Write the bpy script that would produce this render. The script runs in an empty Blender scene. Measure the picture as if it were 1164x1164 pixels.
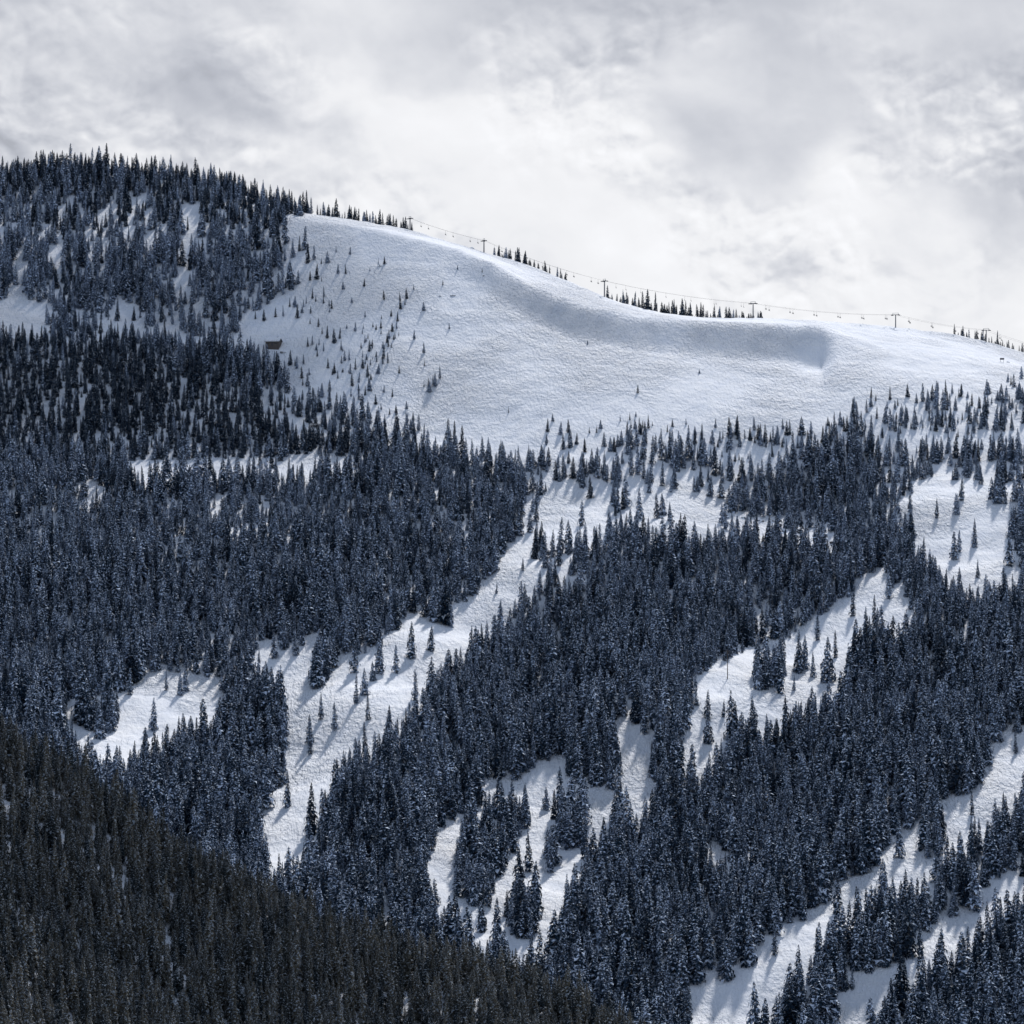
import bpy, math, random
import numpy as np
from mathutils import Vector, Matrix
random.seed(7); rng=np.random.default_rng(11)
F=4014.0
scene=bpy.context.scene
scene.view_settings.view_transform='Standard'
scene.view_settings.look='None'
scene.view_settings.exposure=0

# ------------------------------------------------------------------ terrain survey (bearing u, range y)
def C(pts,us):
    p=np.array(pts,float); return np.interp(us,p[:,0],p[:,1])
def gsm(a,s,axis=0):
    if s<=0: return a
    r=int(3*s)+1; k=np.exp(-0.5*(np.arange(-r,r+1)/s)**2); k/=k.sum()
    pad=[(0,0)]*a.ndim; pad[axis]=(r,r)
    ap=np.pad(a,pad,mode='edge')
    return np.apply_along_axis(lambda m:np.convolve(m,k,mode='valid'),axis,ap)
US=np.arange(-200,1365,3.5)
YS=np.arange(1000,3301,3.0)
hill=[(-200,720),(0,838),(100,895),(200,965),(330,1018),(420,1058),(520,1092),(640,1138),(740,1190),(900,1275),(1164,1330),(1400,1340)]
curves=[ # (range pts, v pts, smoothing)
 ([(0,1000)],[(a,b+430) for a,b in hill],6),
 ([(0,1380)],hill,5),
 ([(0,1560)],[(-200,1100),(0,1100),(200,1180),(400,1230),(600,1290),(800,1300),(1164,1300)],8),
 ([(0,1700)],[(0,1010),(400,1070),(800,1110),(1164,1090)],10),
 ([(0,2000)],[(0,815),(150,820),(300,850),(450,800),(600,845),(750,800),(900,830),(1050,800),(1164,790)],10),
 ([(0,2270)],[(0,592),(300,600),(600,625),(750,600),(900,640),(1050,610),(1164,600)],10),
 ([(0,2330)],[(0,545),(300,548),(420,545),(600,585),(750,570),(850,590),(930,615),(1000,570),(1164,555)],7),
 ([(0,2400),(400,2400),(600,2380),(1164,2390)],[(0,526),(300,527),(420,520),(600,540),(750,545),(850,560),(930,570),(1050,540),(1164,525)],7),
 ([(0,2540),(150,2540),(300,2510),(450,2455),(600,2435),(1164,2440)],[(0,380),(150,393),(250,410),(330,455),(400,480),(500,497),(600,500),(750,490),(900,500),(1050,490),(1164,478)],5),
 ([(0,2600),(150,2600),(300,2580),(450,2525),(600,2500),(1164,2505)],[(0,362),(150,374),(250,380),(330,380),(450,418),(600,430),(750,436),(900,450),(940,453),(1000,434),(1050,442),(1164,448)],4),
 ([(0,2740),(150,2740),(330,2730),(450,2680),(520,2655),(560,2635),(600,2620),(660,2600),(750,2590),(900,2600),(1164,2600)],
  [(-200,300),(0,275),(150,270),(300,262),(330,247),(400,256),(450,266),(520,283),(560,298),(600,324),(660,347),(720,359),(790,365),(870,368),(932,370),(945,378),(960,384),(985,391),(1050,400),(1164,424)],1.0),
 ([(0,2860),(150,2850),(330,2790),(450,2750),(550,2730),(650,2700),(750,2670),(900,2675),(1050,2720),(1164,2750)],
  [(-200,210),(0,198),(100,196),(150,199),(250,213),(330,239),(400,249),(460,259),(550,286),(600,300),(650,320),(700,342),(750,355),(800,361),(870,361),(930,364),(1000,369),(1080,378),(1120,387),(1164,400),(1400,470)],2),
]
cy=[gsm(C(a,US),s) if len(a)>1 else C(a,US) for a,b,s in curves]
cv=[gsm(C(b,US),s) for a,b,s in curves]
# steep wind-scoured face right under the lip
lw=np.interp(US,[500,640,880,934,950],[0,1,1.3,1.7,0])
yl,vl,y8,v8=cy[10],cv[10],cy[9],cv[9]
yi=yl-26; fr=26/(yl-y8); vi=vl+(v8-vl)*(fr+0.19*lw)
cy.insert(10,yi); cv.insert(10,vi)
cy.append(cy[-1]+45); cv.append(cv[-1]+14)
cy.append(cy[-1]+120); cv.append(cv[-1]+90)
cy.append(np.full_like(US,3300.)); cv.append(np.full_like(US,760.))
cy=np.array(cy); cv=np.array(cv)
CR=12; LIP=11
V=np.empty((len(US),len(YS)))
for i in range(len(US)): V[i]=np.interp(YS,cy[:,i],cv[:,i])
Vs=gsm(V,8,1); Vl=gsm(V,1.2,1)
crestw=np.clip((YS[None,:]-(cy[LIP][:,None]-75))/45,0,1)
V=Vs*(1-crestw)+Vl*crestw
Z=(582-V)/F*YS[None,:]
def waves(x,y,lmin,lmax,n,seed):
    r=np.random.default_rng(seed); o=np.zeros_like(x)
    for _ in range(n):
        L=math.exp(r.uniform(math.log(lmin),math.log(lmax))); a=r.uniform(0,2*math.pi); ph=r.uniform(0,6.28)
        o+=(L/lmax)**0.7*np.sin((x*math.cos(a)+y*math.sin(a))*2*math.pi/L+ph)
    return o/math.sqrt(n/2)
Xg=(US[:,None]-582)/F*YS[None,:]; Yg=np.broadcast_to(YS[None,:],Xg.shape).copy()
wcrest=np.clip((cy[9][:,None]-Yg)/260,0,1)
Z=Z+waves(Xg,Yg,90,240,18,3)*3.4*wcrest+waves(Xg,Yg,22,60,26,4)*(0.5*wcrest+0.18)+waves(Xg,Yg,9,20,26,5)*0.17
def bil(u,y,G=Z):
    fu=np.clip((u-US[0])/3.5,0,len(US)-1.001); fy=np.clip((y-YS[0])/3.0,0,len(YS)-1.001)
    i=fu.astype(int); j=fy.astype(int); a=fu-i; b=fy-j
    return G[i,j]*(1-a)*(1-b)+G[i+1,j]*a*(1-b)+G[i,j+1]*(1-a)*b+G[i+1,j+1]*a*b
def ground(x,y):
    x=np.atleast_1d(np.asarray(x,float)); y=np.atleast_1d(np.asarray(y,float))
    return bil(582+F*x/y,y)
def locate(u,v,ymin=1000):
    ys=np.arange(ymin,2950,1.5); z=bil(np.full_like(ys,u),ys); vv=582-F*z/ys
    k=np.where(vv<=v)[0]
    j=k[0] if len(k) else int(np.argmin(vv))
    y=ys[j]; return Vector(((u-582)/F*y,y,float(z[j])))

# full sheet
UA=np.concatenate([np.arange(-5000,-200,120.),US,np.arange(1480,6200,120.)])
YA=np.concatenate([np.arange(60,1000,47.),YS,np.array([3400,3600,3900,4300,5000,6000,7500,9500,12000.])])
U2,Y2=np.meshgrid(UA,YA,indexing='ij')
Z2=bil(U2,Y2)
tn=np.clip((1000-Y2)/450,0,1); tn=tn*tn*(3-2*tn); Z2=Z2*(1-tn)-430*tn
tf=np.clip((Y2-3300)/900,0,1); Z2=Z2*(1-tf)-260*tf
X2=(U2-582)/F*Y2
def grid_quads(nu,ny):
    idx=np.arange(nu*ny).reshape(nu,ny)
    return np.stack([idx[:-1,:-1],idx[1:,:-1],idx[1:,1:],idx[:-1,1:]],-1).reshape(-1,4)
nu,ny=U2.shape
co=np.stack([X2,Y2,Z2],-1).reshape(-1,3).astype(np.float32)
q=grid_quads(nu,ny)
def np_mesh(name,co,q):
    me=bpy.data.meshes.new(name); me.vertices.add(len(co)); me.vertices.foreach_set('co',co.ravel())
    me.loops.add(q.size); me.loops.foreach_set('vertex_index',q.ravel().astype(np.int32))
    me.polygons.add(len(q)); me.polygons.foreach_set('loop_start',np.arange(0,q.size,q.shape[1],dtype=np.int32))
    me.update(calc_edges=True); me.validate(); return me
me=np_mesh('snow_mountain_terrain',co,q); me.polygons.foreach_set('use_smooth',np.ones(len(q),bool))
terrain=bpy.data.objects.new('snowy_mountain_terrain',me); scene.collection.objects.link(terrain)

# ------------------------------------------------------------------ materials
def newmat(n):
    m=bpy.data.materials.new(n); m.use_nodes=True; nt=m.node_tree; b=nt.nodes['Principled BSDF']; return m,nt,b
def N(nt,t,**k):
    n=nt.nodes.new(t)
    for a,b in k.items(): setattr(n,a,b)
    return n
def noise(nt,vec,scale,detail=4,rough=0.55,dist=0):
    n=nt.nodes.new('ShaderNodeTexNoise'); n.inputs['Scale'].default_value=scale; n.inputs['Detail'].default_value=detail
    n.inputs['Roughness'].default_value=rough; n.inputs['Distortion'].default_value=dist; nt.links.new(vec,n.inputs['Vector']); return n
m,nt,b=newmat('snow')
tc=N(nt,'ShaderNodeTexCoord'); L=nt.links.new
mp=N(nt,'ShaderNodeMapping'); mp.inputs['Rotation'].default_value=(0,0,math.radians(32)); mp.inputs['Scale'].default_value=(1,0.13,1)
L(tc.outputs['Object'],mp.inputs['Vector'])
n1=noise(nt,mp.outputs[0],0.5,3,0.6,0.0); n2=noise(nt,tc.outputs['Object'],0.10,5,0.70,0.2)
big=noise(nt,tc.outputs['Object'],0.012,2,0.5)
r=N(nt,'ShaderNodeMapRange'); r.inputs[1].default_value=0.42; r.inputs[2].default_value=0.62; r.inputs[3].default_value=.4; r.inputs[4].default_value=1.4; L(big.outputs[0],r.inputs[0])
b2=N(nt,'ShaderNodeMath',operation='MULTIPLY'); L(n1.outputs[0],b2.inputs[0]); b2.inputs[1].default_value=2.0
a2=N(nt,'ShaderNodeMath',operation='MULTIPLY_ADD'); L(n2.outputs[0],a2.inputs[0]); a2.inputs[1].default_value=2.4; L(b2.outputs[0],a2.inputs[2])
a3=N(nt,'ShaderNodeMath',operation='MULTIPLY'); L(a2.outputs[0],a3.inputs[0]); L(r.outputs[0],a3.inputs[1])
bp=N(nt,'ShaderNodeBump'); bp.inputs['Strength'].default_value=1.0; bp.inputs['Distance'].default_value=1.45
L(a3.outputs[0],bp.inputs['Height'])
nt.nodes.remove(b); b=N(nt,'ShaderNodeBsdfDiffuse'); L(bp.outputs[0],b.inputs['Normal'])
cr=N(nt,'ShaderNodeValToRGB'); cr.color_ramp.elements[0].position=0.3; cr.color_ramp.elements[0].color=(0.77,0.81,0.89,1); cr.color_ramp.elements[1].position=0.65; cr.color_ramp.elements[1].color=(0.87,0.89,0.93,1)
L(n2.outputs[0],cr.inputs[0]); L(cr.outputs[0],b.inputs['Color']); L(b.outputs[0],nt.nodes['Material Output'].inputs[0])
terrain.data.materials.append(m); snow=m

def foliage(name,c0,c1,snowc,thr,haze):
    m,nt,b=newmat(name); L=nt.links.new
    oi=N(nt,'ShaderNodeObjectInfo'); tc=N(nt,'ShaderNodeTexCoord')
    mx=N(nt,'ShaderNodeMix',data_type='RGBA'); mx.inputs[6].default_value=(*c0,1); mx.inputs[7].default_value=(*c1,1); L(oi.outputs['Random'],mx.inputs[0])
    n=noise(nt,tc.outputs['Object'],1.1,1,0.7)
    sp=N(nt,'ShaderNodeSeparateXYZ'); L(oi.outputs['Location'],sp.inputs[0])
    al=N(nt,'ShaderNodeMapRange'); al.inputs[1].default_value=-220; al.inputs[2].default_value=230; al.inputs[3].default_value=-0.02; al.inputs[4].default_value=haze; L(sp.outputs[2],al.inputs[0])  # paler with altitude: distance haze put into the needle colour
    ad=N(nt,'ShaderNodeMath',operation='MULTIPLY_ADD'); L(oi.outputs['Random'],ad.inputs[0]); ad.inputs[1].default_value=0.12; L(n.outputs[0],ad.inputs[2])
    a2=N(nt,'ShaderNodeMath',operation='ADD'); L(ad.outputs[0],a2.inputs[0]); L(al.outputs[0],a2.inputs[1])
    mr=N(nt,'ShaderNodeMapRange'); mr.inputs[1].default_value=thr; mr.inputs[2].default_value=thr+0.14; L(a2.outputs[0],mr.inputs[0])
    m2=N(nt,'ShaderNodeMix',data_type='RGBA'); L(mr.outputs[0],m2.inputs[0]); L(mx.outputs[2],m2.inputs[6]); m2.inputs[7].default_value=(*snowc,1)
    nt.nodes.remove(b); d=N(nt,'ShaderNodeBsdfDiffuse'); L(m2.outputs[2],d.inputs[0]); L(d.outputs[0],nt.nodes['Material Output'].inputs[0])
    return m
def diff(name,c):
    m,nt,b=newmat(name); nt.nodes.remove(b); d=N(nt,'ShaderNodeBsdfDiffuse'); d.inputs[0].default_value=(*c,1); nt.links.new(d.outputs[0],nt.nodes['Material Output'].inputs[0]); return m
needle=foliage('snow_dusted_needles',(0.013,0.028,0.048),(0.036,0.056,0.084),(0.37,0.45,0.60),0.595,.07)
needle_dark=foliage('tinted_shade_needles',(0.010,0.020,0.036),(0.024,0.038,0.060),(0.22,0.28,0.38),0.64,0)  # darker, less frosted needles: cloud shade tinted into the colour
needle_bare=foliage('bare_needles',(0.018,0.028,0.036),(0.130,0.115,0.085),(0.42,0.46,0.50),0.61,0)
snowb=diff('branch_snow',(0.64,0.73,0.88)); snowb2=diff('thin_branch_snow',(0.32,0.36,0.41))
bark,nt,b=newmat('bark')
tcb=N(nt,'ShaderNodeTexCoord'); nb=noise(nt,tcb.outputs['Object'],4); crb=N(nt,'ShaderNodeValToRGB'); crb.color_ramp.elements[0].color=(0.03,0.024,0.02,1); crb.color_ramp.elements[1].color=(0.11,0.09,0.075,1)
nt.links.new(nb.outputs[0],crb.inputs[0]); nt.links.new(crb.outputs[0],b.inputs['Base Color'])

# ------------------------------------------------------------------ spruce models (20 m tall)
def spruce(name,seed,R,mats,psnow,H=20.0,base=0.8,irr=0.25,pw=.82):
    r=random.Random(seed); vs=[];fs=[];ms=[]
    def face(pts,mi):
        k=len(vs); vs.extend(pts); fs.append(tuple(range(k,k+len(pts)))); ms.append(mi)
    rad=0.26
    for s in range(4):
        a0=s*math.pi/2;a1=a0+math.pi/2
        face([(rad*math.cos(a0),rad*math.sin(a0),-1.5),(rad*math.cos(a1),rad*math.sin(a1),-1.5),(0.05*math.cos(a1),0.05*math.sin(a1),H*0.985),(0.05*math.cos(a0),0.05*math.sin(a0),H*0.985)],2)
    z=base; side=r.uniform(0,6.28)
    while z<H-0.25:
        t=(z-base)/(H-base)
        Rl=R*((1-t)**pw)*(0.9 if t>0.12 else 0.65+2*t)
        nb=int(4.5+3.5*(1-t)); off=r.uniform(0,6.28)
        for i in range(nb):
            if r.random()<0.08: continue
            a=off+6.283*i/nb+r.uniform(-.3,.3)
            ln=Rl*r.uniform(1-irr*1.6,1+irr)*(1+0.12*math.cos(a-side))+0.12
            ca,sa=math.cos(a),math.sin(a)
            zz=z+r.uniform(-.25,.25)
            drop=ln*r.uniform(0.25,0.5)
            def P(f,w,dz):
                x=ln*f; zz2=zz+0.15*ln*f-drop*f*f*1.25+dz
                return (ca*x-sa*w,sa*x+ca*w,zz2)
            w=ln*0.32+0.15
            mi=1 if r.random()<psnow else 0
            face([P(0,0,0),P(.5,-w,-.1),P(.6,0,.06)],mi); face([P(0,0,0),P(.6,0,.06),P(.5,w,-.1)],mi)
            face([P(.5,-w,-.1),P(1,0,0),P(.6,0,.06)],1 if r.random()<psnow else 0); face([P(.6,0,.06),P(1,0,0),P(.5,w,-.1)],1 if r.random()<psnow else 0)
            hd=0.4+0.26*ln
            for f in (.45,.82):
                ww=w*r.uniform(.6,1.0); hm=1 if r.random()<psnow*.3 else 0
                face([P(f,-ww,-.05),P(f+.12,-ww*.2,-hd*r.uniform(.7,1.3)),P(f,ww*r.uniform(.3,1),0)],hm)
        z+=0.54+0.44*(1-t)*r.uniform(.7,1.3)
    face([(0.14,0,H-.7),(0,0.14,H-.7),(0,0,H)],0); face([(-.14,0,H-.7),(0,-.14,H-.7),(0,0,H)],0); face([(0.14,0,H-.7),(0,-.14,H-.7),(0,0,H)],0)
    me=bpy.data.meshes.new(name); me.from_pydata(vs,[],fs)
    for mm in mats: me.materials.append(mm)
    me.polygons.foreach_set('material_index',ms); me.update()
    return me
coll_s=bpy.data.collections.new('snowy_spruce_variants'); coll_b=bpy.data.collections.new('dark_spruce_variants')
meshes_s=[];
for k,(R,ir,pw,ps) in enumerate([(3.3,.22,.82,.32),(3.9,.25,.7,.40),(2.9,.3,.8,.22),(4.4,.2,.75,.36),(3.6,.38,.62,.44),(2.6,.28,.7,.26),(4.7,.28,.68,.32),(3.1,.42,.5,.28)]):
    me=spruce('snowy_spruce_%s'%'abcdefgh'[k],100+k,R,[needle,snowb,bark],ps,irr=ir,base=0.5+0.4*(k%3),pw=pw); meshes_s.append(me)
    coll_s.objects.link(bpy.data.objects.new('snowy_spruce_%s'%'abcdefgh'[k],me))
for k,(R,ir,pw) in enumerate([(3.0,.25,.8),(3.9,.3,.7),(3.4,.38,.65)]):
    me=spruce('tinted_shade_spruce_%s'%'abc'[k],300+k,R,[needle_dark,snowb2,bark],0.14,irr=ir,base=.8,pw=pw)
    coll_s.objects.link(bpy.data.objects.new('tinted_shade_spruce_%s'%'abc'[k],me))
for k,(R,ir,pw) in enumerate([(3.0,.25,.8),(3.7,.3,.7),(2.6,.3,.75),(3.3,.38,.65),(4.0,.25,.8)]):
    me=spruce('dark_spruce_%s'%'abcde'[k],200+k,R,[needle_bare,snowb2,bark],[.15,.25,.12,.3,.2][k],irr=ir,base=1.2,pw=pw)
    coll_b.objects.link(bpy.data.objects.new('dark_spruce_%s'%'abcde'[k],me))

def make_forest(name,P,scl,rot,var,coll):
    me=bpy.data.meshes.new(name); me.vertices.add(len(P)); me.vertices.foreach_set('co',P.astype(np.float32).ravel())
    a=me.attributes.new('scl','FLOAT_VECTOR','POINT'); a.data.foreach_set('vector',scl.astype(np.float32).ravel())
    a=me.attributes.new('rot','FLOAT_VECTOR','POINT'); a.data.foreach_set('vector',rot.astype(np.float32).ravel())
    a=me.attributes.new('var','INT','POINT'); a.data.foreach_set('value',var.astype(np.int32))
    me.update()
    ob=bpy.data.objects.new(name,me); scene.collection.objects.link(ob)
    g=bpy.data.node_groups.new(name+'_nodes','GeometryNodeTree')
    g.interface.new_socket('Geometry',in_out='INPUT',socket_type='NodeSocketGeometry'); g.interface.new_socket('Geometry',in_out='OUTPUT',socket_type='NodeSocketGeometry')
    gi=g.nodes.new('NodeGroupInput'); go=g.nodes.new('NodeGroupOutput'); ip=g.nodes.new('GeometryNodeInstanceOnPoints')
    ci=g.nodes.new('GeometryNodeCollectionInfo'); ci.inputs['Collection'].default_value=coll; ci.inputs['Separate Children'].default_value=True; ci.inputs['Reset Children'].default_value=True
    def na(n,t):
        x=g.nodes.new('GeometryNodeInputNamedAttribute'); x.data_type=t; x.inputs['Name'].default_value=n; return x
    s=na('scl','FLOAT_VECTOR'); ro=na('rot','FLOAT_VECTOR'); va=na('var','INT')
    ip.inputs['Pick Instance'].default_value=True
    g.links.new(gi.outputs[0],ip.inputs['Points']); g.links.new(ci.outputs[0],ip.inputs['Instance'])
    g.links.new(va.outputs[0],ip.inputs['Instance Index']); g.links.new(ro.outputs[0],ip.inputs['Rotation']); g.links.new(s.outputs[0],ip.inputs['Scale'])
    g.links.new(ip.outputs[0],go.inputs[0])
    md=ob.modifiers.new('instances','NODES'); md.node_group=g
    return ob

# ------------------------------------------------------------------ vegetation map
def inpoly(u,v,poly):
    p=np.array(poly,float); n=len(p); c=np.zeros(u.shape,bool); j=n-1
    for i in range(n):
        xi,yi=p[i]; xj,yj=p[j]
        cond=((yi>v)!=(yj>v))
        c^=cond&(u<(xj-xi)*(v-yi)/((yj-yi) if yj!=yi else 1e-9)+xi); j=i
    return c
dens_polys=[
 (0.72,[(-200,150),(340,150),(340,300),(290,400),(-200,380)]),
 (0.30,[(110,352),(300,372),(260,392),(110,382)]),
 (0.40,[(290,262),(345,270),(350,330),(300,350),(280,310)]),
 (0.25,[(345,280),(400,300),(380,330),(340,340)]),
 (0.55,[(300,440),(430,478),(560,505),(620,520),(620,545),(430,520),(300,480)]),
 (0.40,[(600,520),(830,500),(960,470),(990,560),(940,640),(830,600),(700,620),(640,680),(590,680)]),
 (0.9,[(790,575),(850,555),(960,510),(1000,500),(1040,560),(1020,620),(960,640),(850,600)]),
 (0.36,[(1000,440),(1400,420),(1400,700),(1150,690),(1060,660),(1020,600),(990,520)]),
]
bowl=[(320,243),(330,200),(560,230),(760,300),(1400,330),(1400,440),(1164,428),(1140,436),(1050,440),(1000,465),(940,478),(900,492),(830,498),(740,502),(650,508),(560,508),(480,490),(420,478),(380,462),(330,450),(318,415),(262,392),(285,355),(325,340),(350,310),(330,285)]
opens=[
 [(706,552),(740,550),(835,570),(825,592),(770,600),(715,596)],[(625,552),(700,556),(690,585),(660,600),(640,600),(610,585)],
 [(592,600),(602,612),(600,650),(575,680),(555,705),(520,738),(495,765),(455,800),(412,835),(388,855),(376,885),(366,925),(345,965),(330,992),(300,975),(298,915),(318,890),(325,850),(335,800),(308,775),(285,745),(305,725),(330,742),(370,712),(388,750),(430,740),(460,700),(530,682),(555,658)],
 [(70,800),(130,790),(180,762),(255,772),(248,800),(205,815),(160,832),(122,862),(98,860),(85,835)],
 [(545,892),(600,880),(642,856),(640,890),(700,898),(702,930),(668,968),(642,1010),(626,1092),(590,1095),(555,1068),(528,1046),(494,1032),(486,980),(500,942),(540,922)],
 [(696,798),(718,822),(746,838),(742,900),(722,925),(700,905),(715,860)],
 [(786,770),(850,738),(900,722),(940,698),(982,655),(1008,640),(1003,682),(965,738),(955,792),(910,792),(882,818),(840,802),(815,852),(790,876),(772,862),(782,820),(800,792)],
 [(1000,660),(1040,690),(1030,720),(1004,700)],
 [(1040,550),(1068,540),(1120,560),(1150,600),(1145,640),(1105,662),(1070,640),(1040,610)],
 [(1400,800),(1164,828),(1130,850),(1110,900),(1078,908),(1048,932),(1010,960),(985,992),(948,1012),(918,1040),(870,1068),(848,1100),(786,1118),(780,1170),(850,1180),(890,1110),(932,1064),(985,1022),(1052,992),(1072,962),(1105,942),(1135,900),(1164,872),(1400,850)],
 [(1180,975),(1110,1010),(1085,1045),(1036,1062),(1040,1086),(1092,1062),(1125,1040),(1180,1005)],
 [(1040,1085),(990,1105),(945,1150),(940,1190),(975,1190),(1000,1130),(1045,1100)],
 [(-50,340),(55,345),(62,360),(-50,366)],[(15,285),(28,290),(30,335),(12,335)],[(60,270),(74,272),(70,315),(62,325)],
 [(208,232),(230,230),(220,290),(207,335),(199,320),(208,280)],[(78,208),(92,208),(90,228),(80,225)],
]
opens_small=[
 [(140,525),(400,518),(405,530),(300,538),(190,542),(140,540)],[(820,578),(860,588),(930,594),(952,608),(945,622),(900,608),(820,592)],
 [(596,570),(606,570),(606,640),(590,650)],[(125,355),(165,362),(160,375),(128,372)],
 [(95,545),(120,548),(118,572),(95,568)],[(180,560),(205,562),(195,578)],[(240,562),(262,566),(250,584)],
 [(150,225),(162,225),(160,250)],[(110,240),(122,240),(116,290)],[(165,260),(180,265),(172,320)],
 [(860,700),(875,690),(870,740)],[(800,955),(840,975),(835,1000),(802,985)],
]
clumps=[ # groves standing inside the runs
 [(522,965),(560,925),(598,915),(606,940),(578,975),(560,1030),(520,1035)],
 [(635,925),(662,920),(662,950),(640,962),(632,990),(624,985)],
 [(575,1030),(616,1028),(618,1062),(580,1072)],
 [(354,755),(376,752),(376,785),(354,782)],
 [(480,690),(515,695),(515,715),(490,712)],
 [(92,805),(134,802),(134,835),(92,835)],
 [(855,765),(895,750),(890,788),(855,785)],
 [(1050,930),(1072,925),(1072,975),(1050,975)],
 [(1064,995),(1106,980),(1106,1040),(1068,1040)],
 [(645,640),(700,610),(735,610),(730,640),(680,650)],
]
def density(u,v,x,y):
    d=np.full(u.shape,0.97)
    for val,p in dens_polys: d[inpoly(u,v,p)]=val
    cl=waves(x,y,14,50,20,21)
    d=np.where(d<0.9,np.clip(d+cl*0.42,0,1),np.clip(d+cl*0.10,0,1))
    jit=waves(x,y,10,30,16,33)*4
    hp=17*F/y
    for p in opens:
        k=inpoly(u+jit,v,p)|inpoly(u+jit,v-.3*hp,p)|inpoly(u+jit,v-.6*hp,p)|inpoly(u+jit,v-.85*hp,p)
        d[k]=np.where(cl[k]>1.8,0.4,0.015)
    for p in opens_small:
        k=inpoly(u+jit,v,p)|inpoly(u+jit,v-.35*hp,p)
        d[k]=np.where(cl[k]>1.0,0.4,0.04)
    for p in clumps: d[inpoly(u+jit,v,p)]=0.85
    k=inpoly(u,v,bowl); d[k]=0
    k=inpoly(u,v-18,bowl)&(u>430)&~k; d[k]*=.30
    return d
def cand(cell,y0,y1):
    xs=np.arange(-520,520,cell); ys=np.arange(y0,y1,cell)
    X,Y=np.meshgrid(xs,ys); X=X+rng.uniform(-.48,.48,X.shape)*cell; Y=Y+rng.uniform(-.48,.48,Y.shape)*cell
    X=X.ravel();Y=Y.ravel(); u=582+F*X/Y; k=(u>-120)&(u<1285); X=X[k];Y=Y[k];u=u[k]; z=ground(X,Y); v=582-F*z/Y
    return X,Y,z,u,v
X,Y,z,u,v=cand(5.3,1570,2960)
yc=np.interp(u,US,cy[CR])
d=density(u,v,X,Y)
beyond=Y>yc+2
tw=((u>560)&(u<645)&(Y<yc+30))|((u>690)&(u<868)&(Y<yc+45))|((u>1085)&(Y<yc+40))|((u>345)&(u<470)&(Y<yc+26))
d=np.where(beyond,np.where(u<350,0.85*(Y<yc+34),0.75*tw),d)
d=np.where((~beyond)&(u<345)&(Y>yc-40),np.maximum(d,.8),d)
vis=(v<1250)&~((u<350)&(v>950+u*.4))
keep=(rng.random(len(X))<d)&vis
X,Y,z,u,v=[a[keep] for a in (X,Y,z,u,v)]; beyond=beyond[keep]
size=rng.normal(1.0,0.23,len(X)).clip(.4,1.5)*(1+0.14*waves(X,Y,60,200,10,9))
size*=np.interp(v,[180,350,440,520,640,800,1150],[.74,.74,.64,.74,.80,.92,1.03])
size*=np.where((v<520)&(u>600),.82,1.0); size*=np.where(beyond&(u>350),np.interp(u,[350,470,560,700,870,1090],[.85,.55,.6,.95,.75,.7]),1.0)
size*=np.where(rng.random(len(X))<0.15,0.55,1.0)
wd=rng.uniform(.85,1.25,len(X))*np.where(size<.5,1.1,1.0)
Ps=np.stack([X,Y,z-0.3],1); S=np.stack([size*wd,size*wd,size],1)
var=rng.integers(0,8,len(X))
tone_var=waves(X,Y,25,90,16,71)*.35; th2=waves(X,Y,40,160,12,72)
shade_band=[(-200,372),(200,387),(262,398),(325,450),(400,485),(520,505),(430,520),(300,505),(150,505),(-200,505)]  # slope under cloud shade, painted by planting the darker tree variants
p_dark=np.zeros(len(X))
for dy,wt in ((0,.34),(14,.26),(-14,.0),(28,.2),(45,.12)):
    p_dark+=wt*inpoly(u,v-dy+th2*9,shade_band)
p_dark=np.maximum(p_dark,np.clip(.12+tone_var*.35,0,.4))
p_dark=np.where((v<262)&(u<480),np.maximum(p_dark,.45),p_dark); p_dark=np.where(beyond,.85,p_dark)
th=rng.random(len(X))<p_dark; var=np.where(th,8+rng.integers(0,3,len(X)),var)
extra=[(346,285,1.1),(350,300,.9),(318,290,.9),(360,318,.6),(372,300,.6),(384,312,.5),(330,330,.6),(335,350,.5),(322,360,.5),(338,362,.55),(345,350,.4),(300,365,.5),(355,340,.5),(368,338,.5),(372,385,.55),(380,390,.6),(368,400,.4),(330,415,.6),(337,420,.6),(324,425,.5),
 (397,410,.5),(404,420,.5),(412,418,.4),(420,400,.4),(436,408,.55),(441,414,.5),(430,425,.4),(455,352,.4),(462,340,.45),(452,365,.4),(446,378,.35),(440,390,.35),(420,445,.5),(408,455,.6),(400,440,.6),(392,468,.6),(500,430,.5),(494,440,.55),(488,447,.55),(450,470,.4),(462,482,.5),(476,490,.6),(578,470,.3),(446,452,.4),(427,460,.45),
 (725,447,.3),(716,478,.35),(722,488,.45),(727,492,.5),(737,488,.5),(733,490,.4),(705,480,.3),(713,495,.5),(548,310,.2),(520,308,.2),(430,302,.35),(437,300,.3),(668,392,.2),(795,425,.2),(985,470,.6),(990,452,.45),(1012,455,.5),(1032,452,.5),(1060,455,.6),(1075,450,.6),(1090,452,.5),(1120,470,.8),(1152,440,.6),(1105,462,.6),
 (830,497,.7),(838,495,.75),(862,500,.6),(870,505,.7),(884,500,.6),(898,495,.55),(918,505,.6),(935,505,.8),(943,502,.9),(790,505,.5),(796,512,.5),(770,520,.4),(745,516,.4),(655,505,.4),
 (390,330,.3),(400,345,.25),(377,352,.4),(362,372,.4),(350,395,.35),(384,430,.4),(375,446,.5),(366,452,.5),(350,440,.5),(343,430,.45),(412,380,.3),(424,372,.25),(470,330,.25),(398,290,.3),(382,288,.3)]
E=[];ES=[]
def addx(a,b_,s):
    p=locate(a,b_,1700); E.append((p.x,p.y,p.z-.2)); w_=random.uniform(.95,1.25); ES.append((s*w_,s*w_,s))
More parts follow.
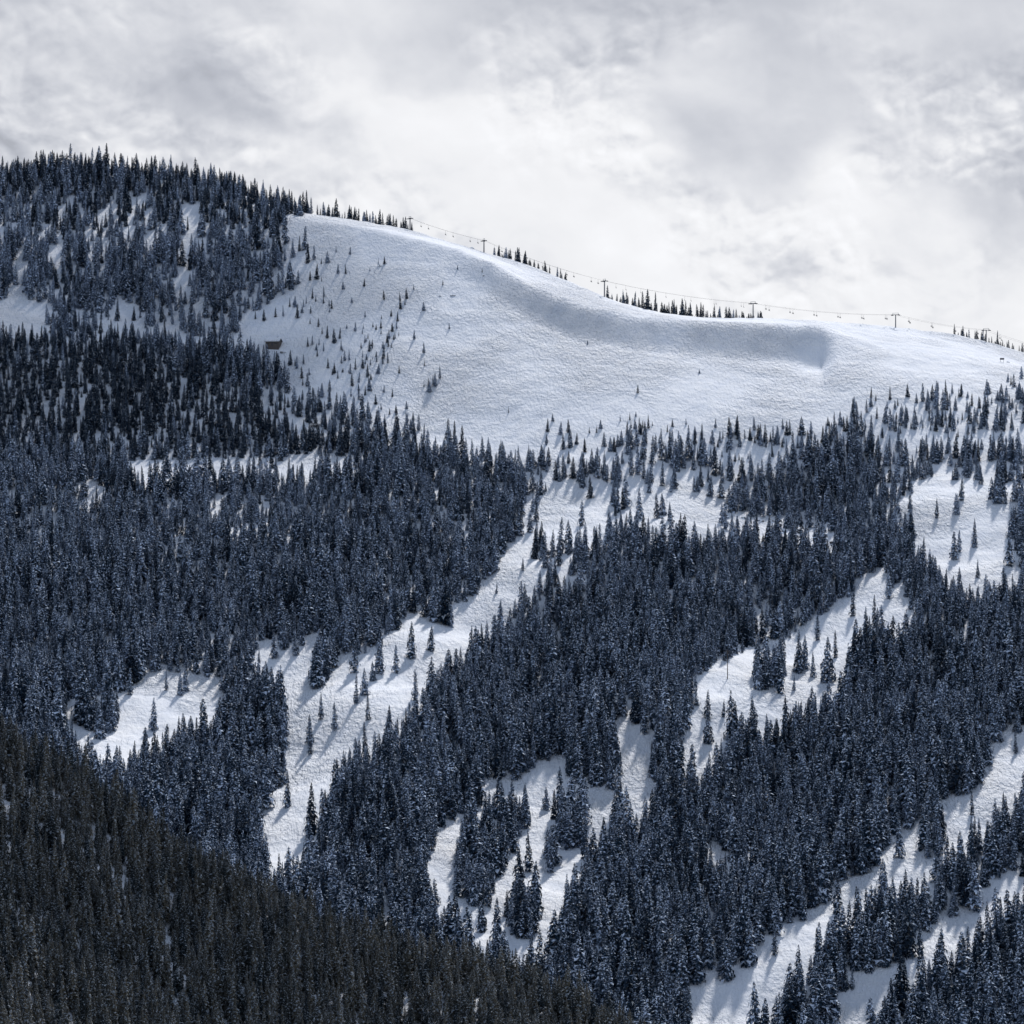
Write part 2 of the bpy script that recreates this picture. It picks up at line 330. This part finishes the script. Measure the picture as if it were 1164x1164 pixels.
for (a,b_,s) in extra:
    addx(a,b_,s*random.uniform(.75,1.05))
    if s>.33: addx(a+random.choice((-1,1))*random.uniform(5,10),b_+random.uniform(-7,7),s*random.uniform(.4,.8))
for _ in range(60):
    a=random.gauss(415,40); b_=random.gauss(400,38)
    if 330<a<520 and 290<b_<470 and b_>250+(a-400)*.1: addx(a,b_,random.uniform(.15,.4))
for _ in range(120):
    a=random.uniform(620,1164); b_=random.gauss(508-(max(0,a-900))*.17,14)
    if b_>432: addx(a,b_,random.uniform(.2,.55))
Ps=np.concatenate([Ps,np.array(E)]); S=np.concatenate([S,np.array(ES)]); var=np.concatenate([var,rng.integers(5,11,len(E))])
n=len(Ps); rot=np.stack([rng.normal(0,.025,n),rng.normal(0,.025,n),rng.uniform(0,6.28,n)],1)
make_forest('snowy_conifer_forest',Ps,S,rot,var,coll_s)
# foreground hillside
X,Y,z,u,v=cand(4.2,1060,1440)
k=(v<1230)&(u<1000)&(rng.random(len(X))<0.93); X,Y,z,u,v=[a[k] for a in (X,Y,z,u,v)]
s=rng.normal(.62,.17,len(X)).clip(.22,1.05)*(1+.12*waves(X,Y,30,90,10,44))
S2=np.stack([s*1.05,s*1.05,s],1); n2_=len(X); rot=np.stack([rng.normal(0,.03,n2_),rng.normal(0,.03,n2_),rng.uniform(0,6.28,n2_)],1)
make_forest('foreground_conifer_forest',np.stack([X,Y,z-.2],1),S2,rot,rng.integers(0,5,n2_),coll_b)
lone=[(1108,622,.95),(1057,660,1.0),(1065,590,.7),(1088,585,.7),(1010,680,.9),(994,715,1.05),(941,775,1.35),(327,918,1.0),(352,845,.85),(365,818,.8),(468,748,1.1),(450,765,.85),(405,800,.9),(414,790,.8),(433,752,.7),(380,760,.9),(626,992,1.1),(565,1070,1.1),(546,1060,.8),(604,1100,1.1),(826,1115,1.1),(924,770,.8),(175,830,.95),(189,785,.6),(205,790,.7),(148,790,.8),(640,545,.9),(660,548,.85),(687,545,1.0),(697,550,.9),(605,560,1.1),(738,560,.6),(763,560,.55),(655,640,.95),(720,625,.9),(737,615,.8),(693,610,.8),(952,1040,1.2),(915,760,1.0),(380,830,.8),(418,820,.8),(805,845,.9),(833,850,.8)]
for i,(a,b_,s) in enumerate(lone):
    p=locate(a,b_,1480)
    o=bpy.data.objects.new('spruce_tree',meshes_s[i%7]); o.location=(p.x,p.y,p.z-.3); o.scale=(s*.98,s*.98,s); o.rotation_euler=(0,0,random.uniform(0,6.28)); scene.collection.objects.link(o)

# ------------------------------------------------------------------ helpers for built things
def flat(name,c,rough=.6,metal=0):
    m,nt,b=newmat(name); tc=N(nt,'ShaderNodeTexCoord'); n=noise(nt,tc.outputs['Object'],2.5,5)
    mx=N(nt,'ShaderNodeMix',data_type='RGBA'); mx.inputs[6].default_value=(*[x*.7 for x in c],1); mx.inputs[7].default_value=(*[min(1,x*1.2) for x in c],1)
    nt.links.new(n.outputs[0],mx.inputs[0]); nt.links.new(mx.outputs[2],b.inputs['Base Color']); b.inputs['Roughness'].default_value=rough; b.inputs['Metallic'].default_value=metal; return m
steel=flat('galvanised_steel',(.16,.17,.19),.5,.4); dark=flat('dark_steel',(.05,.05,.06)); wood=flat('cabin_wood',(.095,.080,.073),.8); glass=flat('window_glass',(.03,.035,.04),.1)
rockm,nt,b=newmat('snow_capped_rock'); L=nt.links.new
g=N(nt,'ShaderNodeNewGeometry'); sx=N(nt,'ShaderNodeSeparateXYZ'); L(g.outputs['Normal'],sx.inputs[0]); tc=N(nt,'ShaderNodeTexCoord'); nn=noise(nt,tc.outputs['Object'],1.2,4)
ad=N(nt,'ShaderNodeMath',operation='MULTIPLY_ADD'); L(nn.outputs[0],ad.inputs[0]); ad.inputs[1].default_value=.9; L(sx.outputs[2],ad.inputs[2])
mr=N(nt,'ShaderNodeMapRange'); mr.inputs[1].default_value=.62; mr.inputs[2].default_value=.74; L(ad.outputs[0],mr.inputs[0])
mx=N(nt,'ShaderNodeMix',data_type='RGBA'); mx.inputs[6].default_value=(.10,.10,.11,1); mx.inputs[7].default_value=(.82,.85,.9,1); L(mr.outputs[0],mx.inputs[0]); L(mx.outputs[2],b.inputs['Base Color']); b.inputs['Roughness'].default_value=.9
def part(name,verts,faces,mat,parent=None,loc=(0,0,0)):
    me=bpy.data.meshes.new(name); me.from_pydata(verts,[],faces); me.materials.append(mat); me.update()
    o=bpy.data.objects.new(name,me); scene.collection.objects.link(o); o.location=loc
    if parent: o.parent=parent
    return o
BF=[(0,1,3,2),(4,6,7,5),(0,4,5,1),(2,3,7,6),(0,2,6,4),(1,5,7,3)]
def boxes(lst):
    vs=[];fs=[]
    for (cx,cy_,cz,sx,sy,sz) in lst:
        k=len(vs)
        for dx in(-.5,.5):
            for dy in(-.5,.5):
                for dz in(-.5,.5): vs.append((cx+dx*sx,cy_+dy*sy,cz+dz*sz))
        fs+=[tuple(i+k for i in f) for f in BF]
    return vs,fs
def tube(p0,p1,r0,r1,n=8):
    p0=Vector(p0);p1=Vector(p1);d=(p1-p0).normalized(); a=d.orthogonal().normalized(); b=d.cross(a); vs=[];fs=[]
    for p,r in((p0,r0),(p1,r1)):
        for i in range(n): t=6.2832*i/n; vs.append(tuple(p+a*math.cos(t)*r+b*math.sin(t)*r))
    for i in range(n): fs.append((i,(i+1)%n,n+(i+1)%n,n+i))
    fs.append(tuple(range(n,2*n))); fs.append(tuple(range(n-1,-1,-1))); return vs,fs
# ------------------------------------------------------------------ chairlift
tw_uv=[(466,262,9),(550,289,9),(687,339,12),(856,361,11),(1018,371,9.5),(1121,387,9)]
tops=[]
pts=[]
for (a,b_,h) in tw_uv:
    yy=float(np.interp(a,US,cy[CR]))-6; xx=(a-582)/F*yy; pts.append((Vector((xx,yy,float(ground(xx,yy)[0]))),h))
yy=float(np.interp(1230,US,cy[CR])); xx=(1230-582)/F*yy; pts.append((Vector((xx,yy,float(ground(xx,yy)[0]))),9))
for i,(p,h) in enumerate(pts):
    d=((pts[min(i+1,len(pts)-1)][0]-pts[max(i-1,0)][0])); ang=math.atan2(d.y,d.x)
    e=bpy.data.objects.new('ski_lift_tower',None); scene.collection.objects.link(e); e.location=p; e.rotation_euler=(0,0,ang+math.radians(35))
    part('column',*tube((0,0,-1),(0,0,h),.45,.32,12),steel,e)
    part('crossarm',*boxes([(0,0,h+.2,.5,6.4,.45),(0,0,h+1.5,.25,5.0,.2),(0,-2.4,h+.8,.2,.2,1.3),(0,2.4,h+.8,.2,.2,1.3)]),steel,e)
    part('sheave_assembly',*boxes([(0,-3,h-.25,3.6,.25,.4),(0,3,h-.25,3.6,.25,.4)]+[(dx,s*3,h-.05,.5,.15,.5) for s in(-1,1) for dx in(-1.5,-.75,0,.75,1.5)]),dark,e)
    part('ladder',*boxes([(.5,-.2,h/2,.06,.06,h),(.5,.2,h/2,.06,.06,h)]+[(.5,0,.4*k+.5,.05,.4,.05) for k in range(int(h/.4)-1)]),dark,e)
    nrm=Vector((-math.sin(ang),math.cos(ang),0))
    tops.append((p+nrm*-3+Vector((0,0,h+.2)),p+nrm*3+Vector((0,0,h+.2))))
vs=[];fs=[]; chairpos=[]
for s in(0,1):
    for i in range(len(tops)-1):
        A=tops[i][s];B=tops[i+1][s];L_=(B-A).length; seg=14; prev=A
        for k in range(1,seg+1):
            t=k/seg; q_=A.lerp(B,t)-Vector((0,0,L_*.02*4*t*(1-t))); a_,f_=tube(prev,q_,.04,.04,5); kk=len(vs); vs+=a_; fs+=[tuple(x+kk for x in f) for f in f_]; prev=q_
        m_=max(1,int(L_/19))
        for k in range(m_):
            t=(k+.5+.2*s)/m_; chairpos.append((A.lerp(B,t)-Vector((0,0,L_*.02*4*t*(1-t))),math.atan2((B-A).y,(B-A).x)))
part('ski_lift_cable',vs,fs,dark)
cvs,cfs=boxes([(0,0,-1.2,.08,.08,2.4),(0,0,-2.4,.08,2.2,.08),(.1,-1.1,-2.9,.07,.07,1.0),(.1,1.1,-2.9,.07,.07,1.0),(.25,0,-3.3,.55,2.2,.1),(0,0,-2.9,.08,2.2,.5),(.45,0,-3.75,.05,2.0,.05),(.5,-.6,-3.5,.05,.05,.5),(.5,.6,-3.5,.05,.05,.5)])
cme=bpy.data.meshes.new('ski_lift_chair'); cme.from_pydata(cvs,[],cfs); cme.materials.append(dark)
for p,a in chairpos:
    o=bpy.data.objects.new('ski_lift_chair',cme); o.location=p; o.rotation_euler=(0,0,a); scene.collection.objects.link(o)
p=locate(827,772,1500)
e=bpy.data.objects.new('utility_pole',None); scene.collection.objects.link(e); e.location=p
part('pole',*tube((0,0,-1),(0,0,17),.28,.18,10),wood,e); part('crossarm',*boxes([(0,0,16,3.0,.2,.25),(0,0,14.8,2.2,.18,.2)]),wood,e); part('insulators',*boxes([(x,0,16.3,.15,.15,.35) for x in(-1.3,-.6,.6,1.3)]),dark,e)
p=locate(1139,412,2000)
e=bpy.data.objects.new('trail_sign',None); scene.collection.objects.link(e); e.location=p
part('posts',*boxes([(-1.2,0,1,.18,.18,4),(1.2,0,1,.18,.18,4)]),wood,e); part('board',*boxes([(0,-.12,2.5,3.2,.06,1.3)]),dark,e)
# ------------------------------------------------------------------ cabin
p=locate(311,394,2000)
e=bpy.data.objects.new('wooden_cabin',None); scene.collection.objects.link(e); e.location=p+Vector((0,0,.3)); e.rotation_euler=(0,0,math.radians(-14))
w_,d_,h_=10.0,7,3.2
part('walls',[(-w_/2,-d_/2,-3),(w_/2,-d_/2,-3),(w_/2,d_/2,-3),(-w_/2,d_/2,-3),(-w_/2,-d_/2,h_),(w_/2,-d_/2,h_),(w_/2,d_/2,h_),(-w_/2,d_/2,h_),(-w_/2,0,h_+1.8),(w_/2,0,h_+1.8)],[(0,1,5,4),(2,3,7,6),(1,2,6,9,5),(3,0,4,8,7)],wood,e)
def roof(off,th,ov):
    z0=h_-.25+off
    prof=[(-d_/2-ov,z0-.2),(0,h_+1.85+off),(d_/2+ov,z0-.2),(d_/2+ov,z0-.2+th),(0,h_+1.85+off+th),(-d_/2-ov,z0-.2+th)]
    vs=[(-w_/2-ov,a,b) for a,b in prof]+[(w_/2+ov,a,b) for a,b in prof]
    fs=[(i,(i+1)%6,(i+1)%6+6,i+6) for i in range(6)]+[(0,5,4,1),(1,4,3,2),(6,7,10,11),(7,8,9,10)]; return vs,fs
part('roof',*roof(0.02,.25,.7),dark,e); part('roof_snow',*roof(.30,.9,.55),snow,e)
part('windows',*boxes([(-3,-d_/2-.03,1.8,1.5,.08,1.2),(2.6,-d_/2-.03,1.8,2.2,.08,1.2)]),glass,e); part('door',*boxes([(0,-d_/2-.04,1.2,1.1,.1,2.3)]),dark,e); part('chimney',*boxes([(2.5,1,h_+2.3,.7,.7,2.2)]),dark,e)
# ------------------------------------------------------------------ rocks
def rock(a,b_,sx,sz,seed):
    import bmesh
    p=locate(a,b_,1700); bm=bmesh.new(); bmesh.ops.create_icosphere(bm,subdivisions=3,radius=1); r=np.random.default_rng(seed)
    k=r.normal(0,1,(8,3)); ph=r.uniform(0,6,8)
    for v_ in bm.verts:
        c=np.array(v_.co); dsp=sum(math.sin(float(c@k[i])*3.6+ph[i]) for i in range(8))*.11
        v_.co=v_.co*(1+dsp); v_.co.x*=sx; v_.co.y*=sx*.5; v_.co.z*=sz
    me=bpy.data.meshes.new('rock_outcrop'); bm.to_mesh(me); bm.free(); me.materials.append(rockm)
    o=bpy.data.objects.new('rock_outcrop',me); o.location=p-Vector((0,0,sz*.3)); o.rotation_euler=(0,.2,r.uniform(-.4,.4)); scene.collection.objects.link(o)
for i,(a,b_,sx,sz) in enumerate([(432,303,2.4,1.6),(438,300,1.2,1.2),(515,337,2.0,.9),(536,277,2.0,1.2),(550,315,1.0,.8),(862,592,2.8,2),(880,594,2.2,1.8),(893,600,2.0,2.2),(908,606,2.4,3),(917,603,1.6,2.4),(928,609,2.6,3.4),(936,612,1.8,2.8),(844,590,2,1.6),(946,618,2,2),(322,402,2.6,1),(268,376,1.8,1.2),(195,570,2,2),(288,622,2,1.5),(500,338,.8,.6),(1146,412,1.2,1)]): rock(a,b_,sx,sz,i)

# ------------------------------------------------------------------ sun, clouds added out of view to cast shade on the slopes
SA,SE=math.radians(16),math.radians(47)
sd=Vector((math.sin(SA)*math.cos(SE),math.cos(SA)*math.cos(SE),math.sin(SE)))
sl=bpy.data.lights.new('sun','SUN'); sl.energy=3.8; sl.angle=math.radians(4); sl.color=(1,.955,.90)
so=bpy.data.objects.new('sun',sl); so.rotation_euler=sd.to_track_quat('Z','Y').to_euler(); so.location=sd*3000; scene.collection.objects.link(so)
cm,nt,b=newmat('shadow_cloud_vapour'); b.inputs['Base Color'].default_value=(.85,.87,.9,1); b.inputs['Roughness'].default_value=1
tr=N(nt,'ShaderNodeBsdfTransparent'); mx=N(nt,'ShaderNodeMixShader'); mx.inputs[0].default_value=.5
nt.links.new(tr.outputs[0],mx.inputs[1]); nt.links.new(b.outputs[0],mx.inputs[2]); nt.links.new(mx.outputs[0],nt.nodes['Material Output'].inputs[0])
def cloud(target,t,lobes):  # added out of view on the sun ray, to shade the slope at target
    import bmesh
    bm=bmesh.new(); c0=Vector(target)+sd*t
    for (dx,dy,dz,rx,ry,rz,seed) in lobes:
        r=np.random.default_rng(seed); k=r.normal(0,1,(10,3)); ph=r.uniform(0,6,10)
        g=bmesh.ops.create_icosphere(bm,subdivisions=4,radius=1)
        for v_ in g['verts']:
            c=np.array(v_.co); s_=1+sum(math.sin(float(c@k[i])*3+ph[i]) for i in range(10))*.045
            v_.co=Vector((v_.co.x*rx*s_+dx,v_.co.y*ry*s_+dy,v_.co.z*rz*s_+dz))
    me=bpy.data.meshes.new('shadow_cloud'); bm.to_mesh(me); bm.free(); me.materials.append(cm)
    for p_ in me.polygons: p_.use_smooth=True
    o=bpy.data.objects.new('shadow_cloud',me); o.location=c0; scene.collection.objects.link(o)
cloud((-60,1240,-130),1300,[(0,0,0,140,120,40,1),(-120,60,10,120,130,35,2),(110,-40,0,130,120,35,3)])
cloud((-265,2480,40),1100,[(0,0,0,110,80,22,4),(-110,0,5,100,85,22,5),(85,-22,0,70,50,18,6)])

# ------------------------------------------------------------------ sky: overcast cloud bank as a huge curved shell, 14 km out
def vnoise(x,y,seed):
    r=np.random.default_rng(seed); T=r.random((256,256))
    xi=np.floor(x).astype(int); yi_=np.floor(y).astype(int); fx=x-xi; fy=y-yi_
    fx=fx**3*(fx*(fx*6-15)+10); fy=fy**3*(fy*(fy*6-15)+10)
    a=T[xi%256,yi_%256];b_=T[(xi+1)%256,yi_%256];c=T[xi%256,(yi_+1)%256];d=T[(xi+1)%256,(yi_+1)%256]
    return (a*(1-fx)+b_*fx)*(1-fy)+(c*(1-fx)+d*fx)*fy
def fbm(x,y,seed,octs,gain=.5,mode=0):
    o=0;amp=1;tot=0;c,s=math.cos(.6),math.sin(.6)
    for i in range(octs):
        n_=vnoise(x,y,seed+i)*2-1
        if mode: n_=.8-np.sqrt(n_*n_+.004)*2
        o=o+n_*amp; tot+=amp; amp*=gain; x,y=(c*x-s*y)*2.03+7.1,(s*x+c*y)*2.03+3.7
    return o/tot
def axis(a,b_,step,lo,hi,n):
    core=np.arange(a,b_,step); g1=a-(a-lo)*(np.linspace(0,1,n)[1:]**1.8)[::-1]; g2=core[-1]+(hi-core[-1])*(np.linspace(0,1,n)[1:]**1.8)
    return np.concatenate([g1,core,g2])
su=axis(-60,1225,1.6,-7000,8200,160); sv=axis(-20,420,1.6,-520,1000,60)
SU,SV=np.meshgrid(su,sv,indexing='ij')
w1=fbm(SU/120,SV/95,50,5,.5)*50; w2=fbm(SU/120+9,SV/95+4,60,5,.5)*40
cu=[0,75,150,225,300,375,450,540,630,720,800,880,960,1050,1164]
rows=[0,35,70,105,140,180,220,265,315,370]
tab=np.array([
 [200,210,220,222,222,224,222,212,206,204,202,204,210,216,220],
 [208,220,226,222,224,224,222,212,206,206,206,210,214,220,222],
 [234,216,214,212,222,240,232,226,218,218,220,216,216,216,218],
 [230,212,204,196,214,242,244,246,230,224,226,216,214,210,214],
 [208,214,214,190,200,224,246,249,242,234,216,208,216,216,212],
 [202,220,226,214,222,230,243,246,243,245,220,206,228,216,204],
 [206,220,222,224,226,230,241,246,243,248,234,222,243,226,206],
 [210,218,222,226,228,232,237,244,245,248,246,247,247,236,218],
 [214,218,222,226,230,233,236,239,243,247,243,234,247,242,234],
 [220,222,226,230,232,234,237,241,245,248,247,246,247,246,242]],float)
def samp(uu,vv):
    i=np.interp(uu,cu,np.arange(len(cu))); j=np.interp(vv,rows,np.arange(len(rows)))
    i0=np.clip(i.astype(int),0,len(cu)-2); j0=np.clip(j.astype(int),0,len(rows)-2); a=i-i0;b_=j-j0; a=a*a*(3-2*a); b_=b_*b_*(3-2*b_)
    return tab[j0,i0]*(1-a)*(1-b_)+tab[j0,i0+1]*a*(1-b_)+tab[j0+1,i0]*(1-a)*b_+tab[j0+1,i0+1]*a*b_
base=samp(SU+w1,SV+w2)
wu,wv_=SU+w1*.25,SV+w2*.25
det=fbm(wu/100,wv_/72,80,7,.5)
# cumulus heads: rounded billow height field, lit from upper right
def hf(uu,vv): return fbm(uu/105,vv/80,90,6,.47,0)-.55*fbm(uu/60,vv/48,150,5,.5,1)
rel=hf(wu,wv_)-hf(wu+5,wv_-8)
patch=np.clip(.5+fbm(SU/220,SV/140,140,3)*2.0,.12,1.1)*np.interp(SV,[0,60,130,380],[.4,.75,1,.9])
lum=(base-224)*1.1+224+det*17+(rel*62)*patch
lum=np.where(lum>240,240+(lum-240)*.5,lum); lum=np.clip(lum,178,251)
t=np.clip((lum-190)/52,0,1)[...,None]
col=(lum/255)[...,None]*(np.array([.972,.992,1.045])*(1-t)+np.array([.994,.998,1.012])*t)
col=np.clip(col,0,1)**2.2
R0=14000; dz=(582-SV)/F; az=np.arctan((SU-582)/F)
sx_=np.sin(az)*R0; sy_=np.cos(az)*R0; sz_=dz*sy_
co=np.stack([sx_,sy_,sz_],-1).reshape(-1,3).astype(np.float32)
me=np_mesh('sky',co,grid_quads(*SU.shape)); me.polygons.foreach_set('use_smooth',np.ones(len(me.polygons),bool))
at=me.color_attributes.new('cloud_radiance','FLOAT_COLOR','POINT')
at.data.foreach_set('color',np.concatenate([col,np.ones(col.shape[:2]+(1,))],-1).astype(np.float32).ravel())
skm=bpy.data.materials.new('sky_clouds'); skm.use_nodes=True; nt=skm.node_tree; nt.nodes.clear()
o_=N(nt,'ShaderNodeOutputMaterial'); em=N(nt,'ShaderNodeEmission'); an=N(nt,'ShaderNodeAttribute'); an.attribute_name='cloud_radiance'
nt.links.new(an.outputs['Color'],em.inputs[0]); nt.links.new(em.outputs[0],o_.inputs[0]); skm.cycles.emission_sampling='NONE'
me.materials.append(skm); so2=bpy.data.objects.new('sky',me); scene.collection.objects.link(so2)

w=bpy.data.worlds.new('World'); scene.world=w; w.use_nodes=True; nt=w.node_tree; nt.nodes.clear(); L=nt.links.new
out=N(nt,'ShaderNodeOutputWorld'); sky=N(nt,'ShaderNodeTexSky'); sky.sky_type='NISHITA'; sky.sun_disc=False; sky.sun_elevation=SE; sky.sun_rotation=SA
bg=N(nt,'ShaderNodeBackground'); bg.inputs[1].default_value=.10; L(sky.outputs[0],bg.inputs[0])
tc=N(nt,'ShaderNodeTexCoord'); sp=N(nt,'ShaderNodeSeparateXYZ'); L(tc.outputs['Generated'],sp.inputs[0])
cr=N(nt,'ShaderNodeValToRGB'); e_=cr.color_ramp.elements; e_[0].position=0; e_[0].color=(.58,.63,.73,1); e_[1].position=.55; e_[1].color=(.28,.35,.47,1)
x=e_.new(.15); x.color=(.56,.62,.73,1)
L(sp.outputs[2],cr.inputs[0])
bc=N(nt,'ShaderNodeBackground'); L(cr.outputs[0],bc.inputs[0]); bc.inputs[1].default_value=1.0
ms=N(nt,'ShaderNodeMixShader'); ms.inputs[0].default_value=.75; L(bg.outputs[0],ms.inputs[1]); L(bc.outputs[0],ms.inputs[2]); L(ms.outputs[0],out.inputs[0])

cd=bpy.data.cameras.new('camera'); cd.sensor_width=36; cd.lens=36*F/1164; cd.clip_start=1; cd.clip_end=60000
co_=bpy.data.objects.new('camera',cd); co_.rotation_euler=(math.radians(90),0,0); scene.collection.objects.link(co_); scene.camera=co_
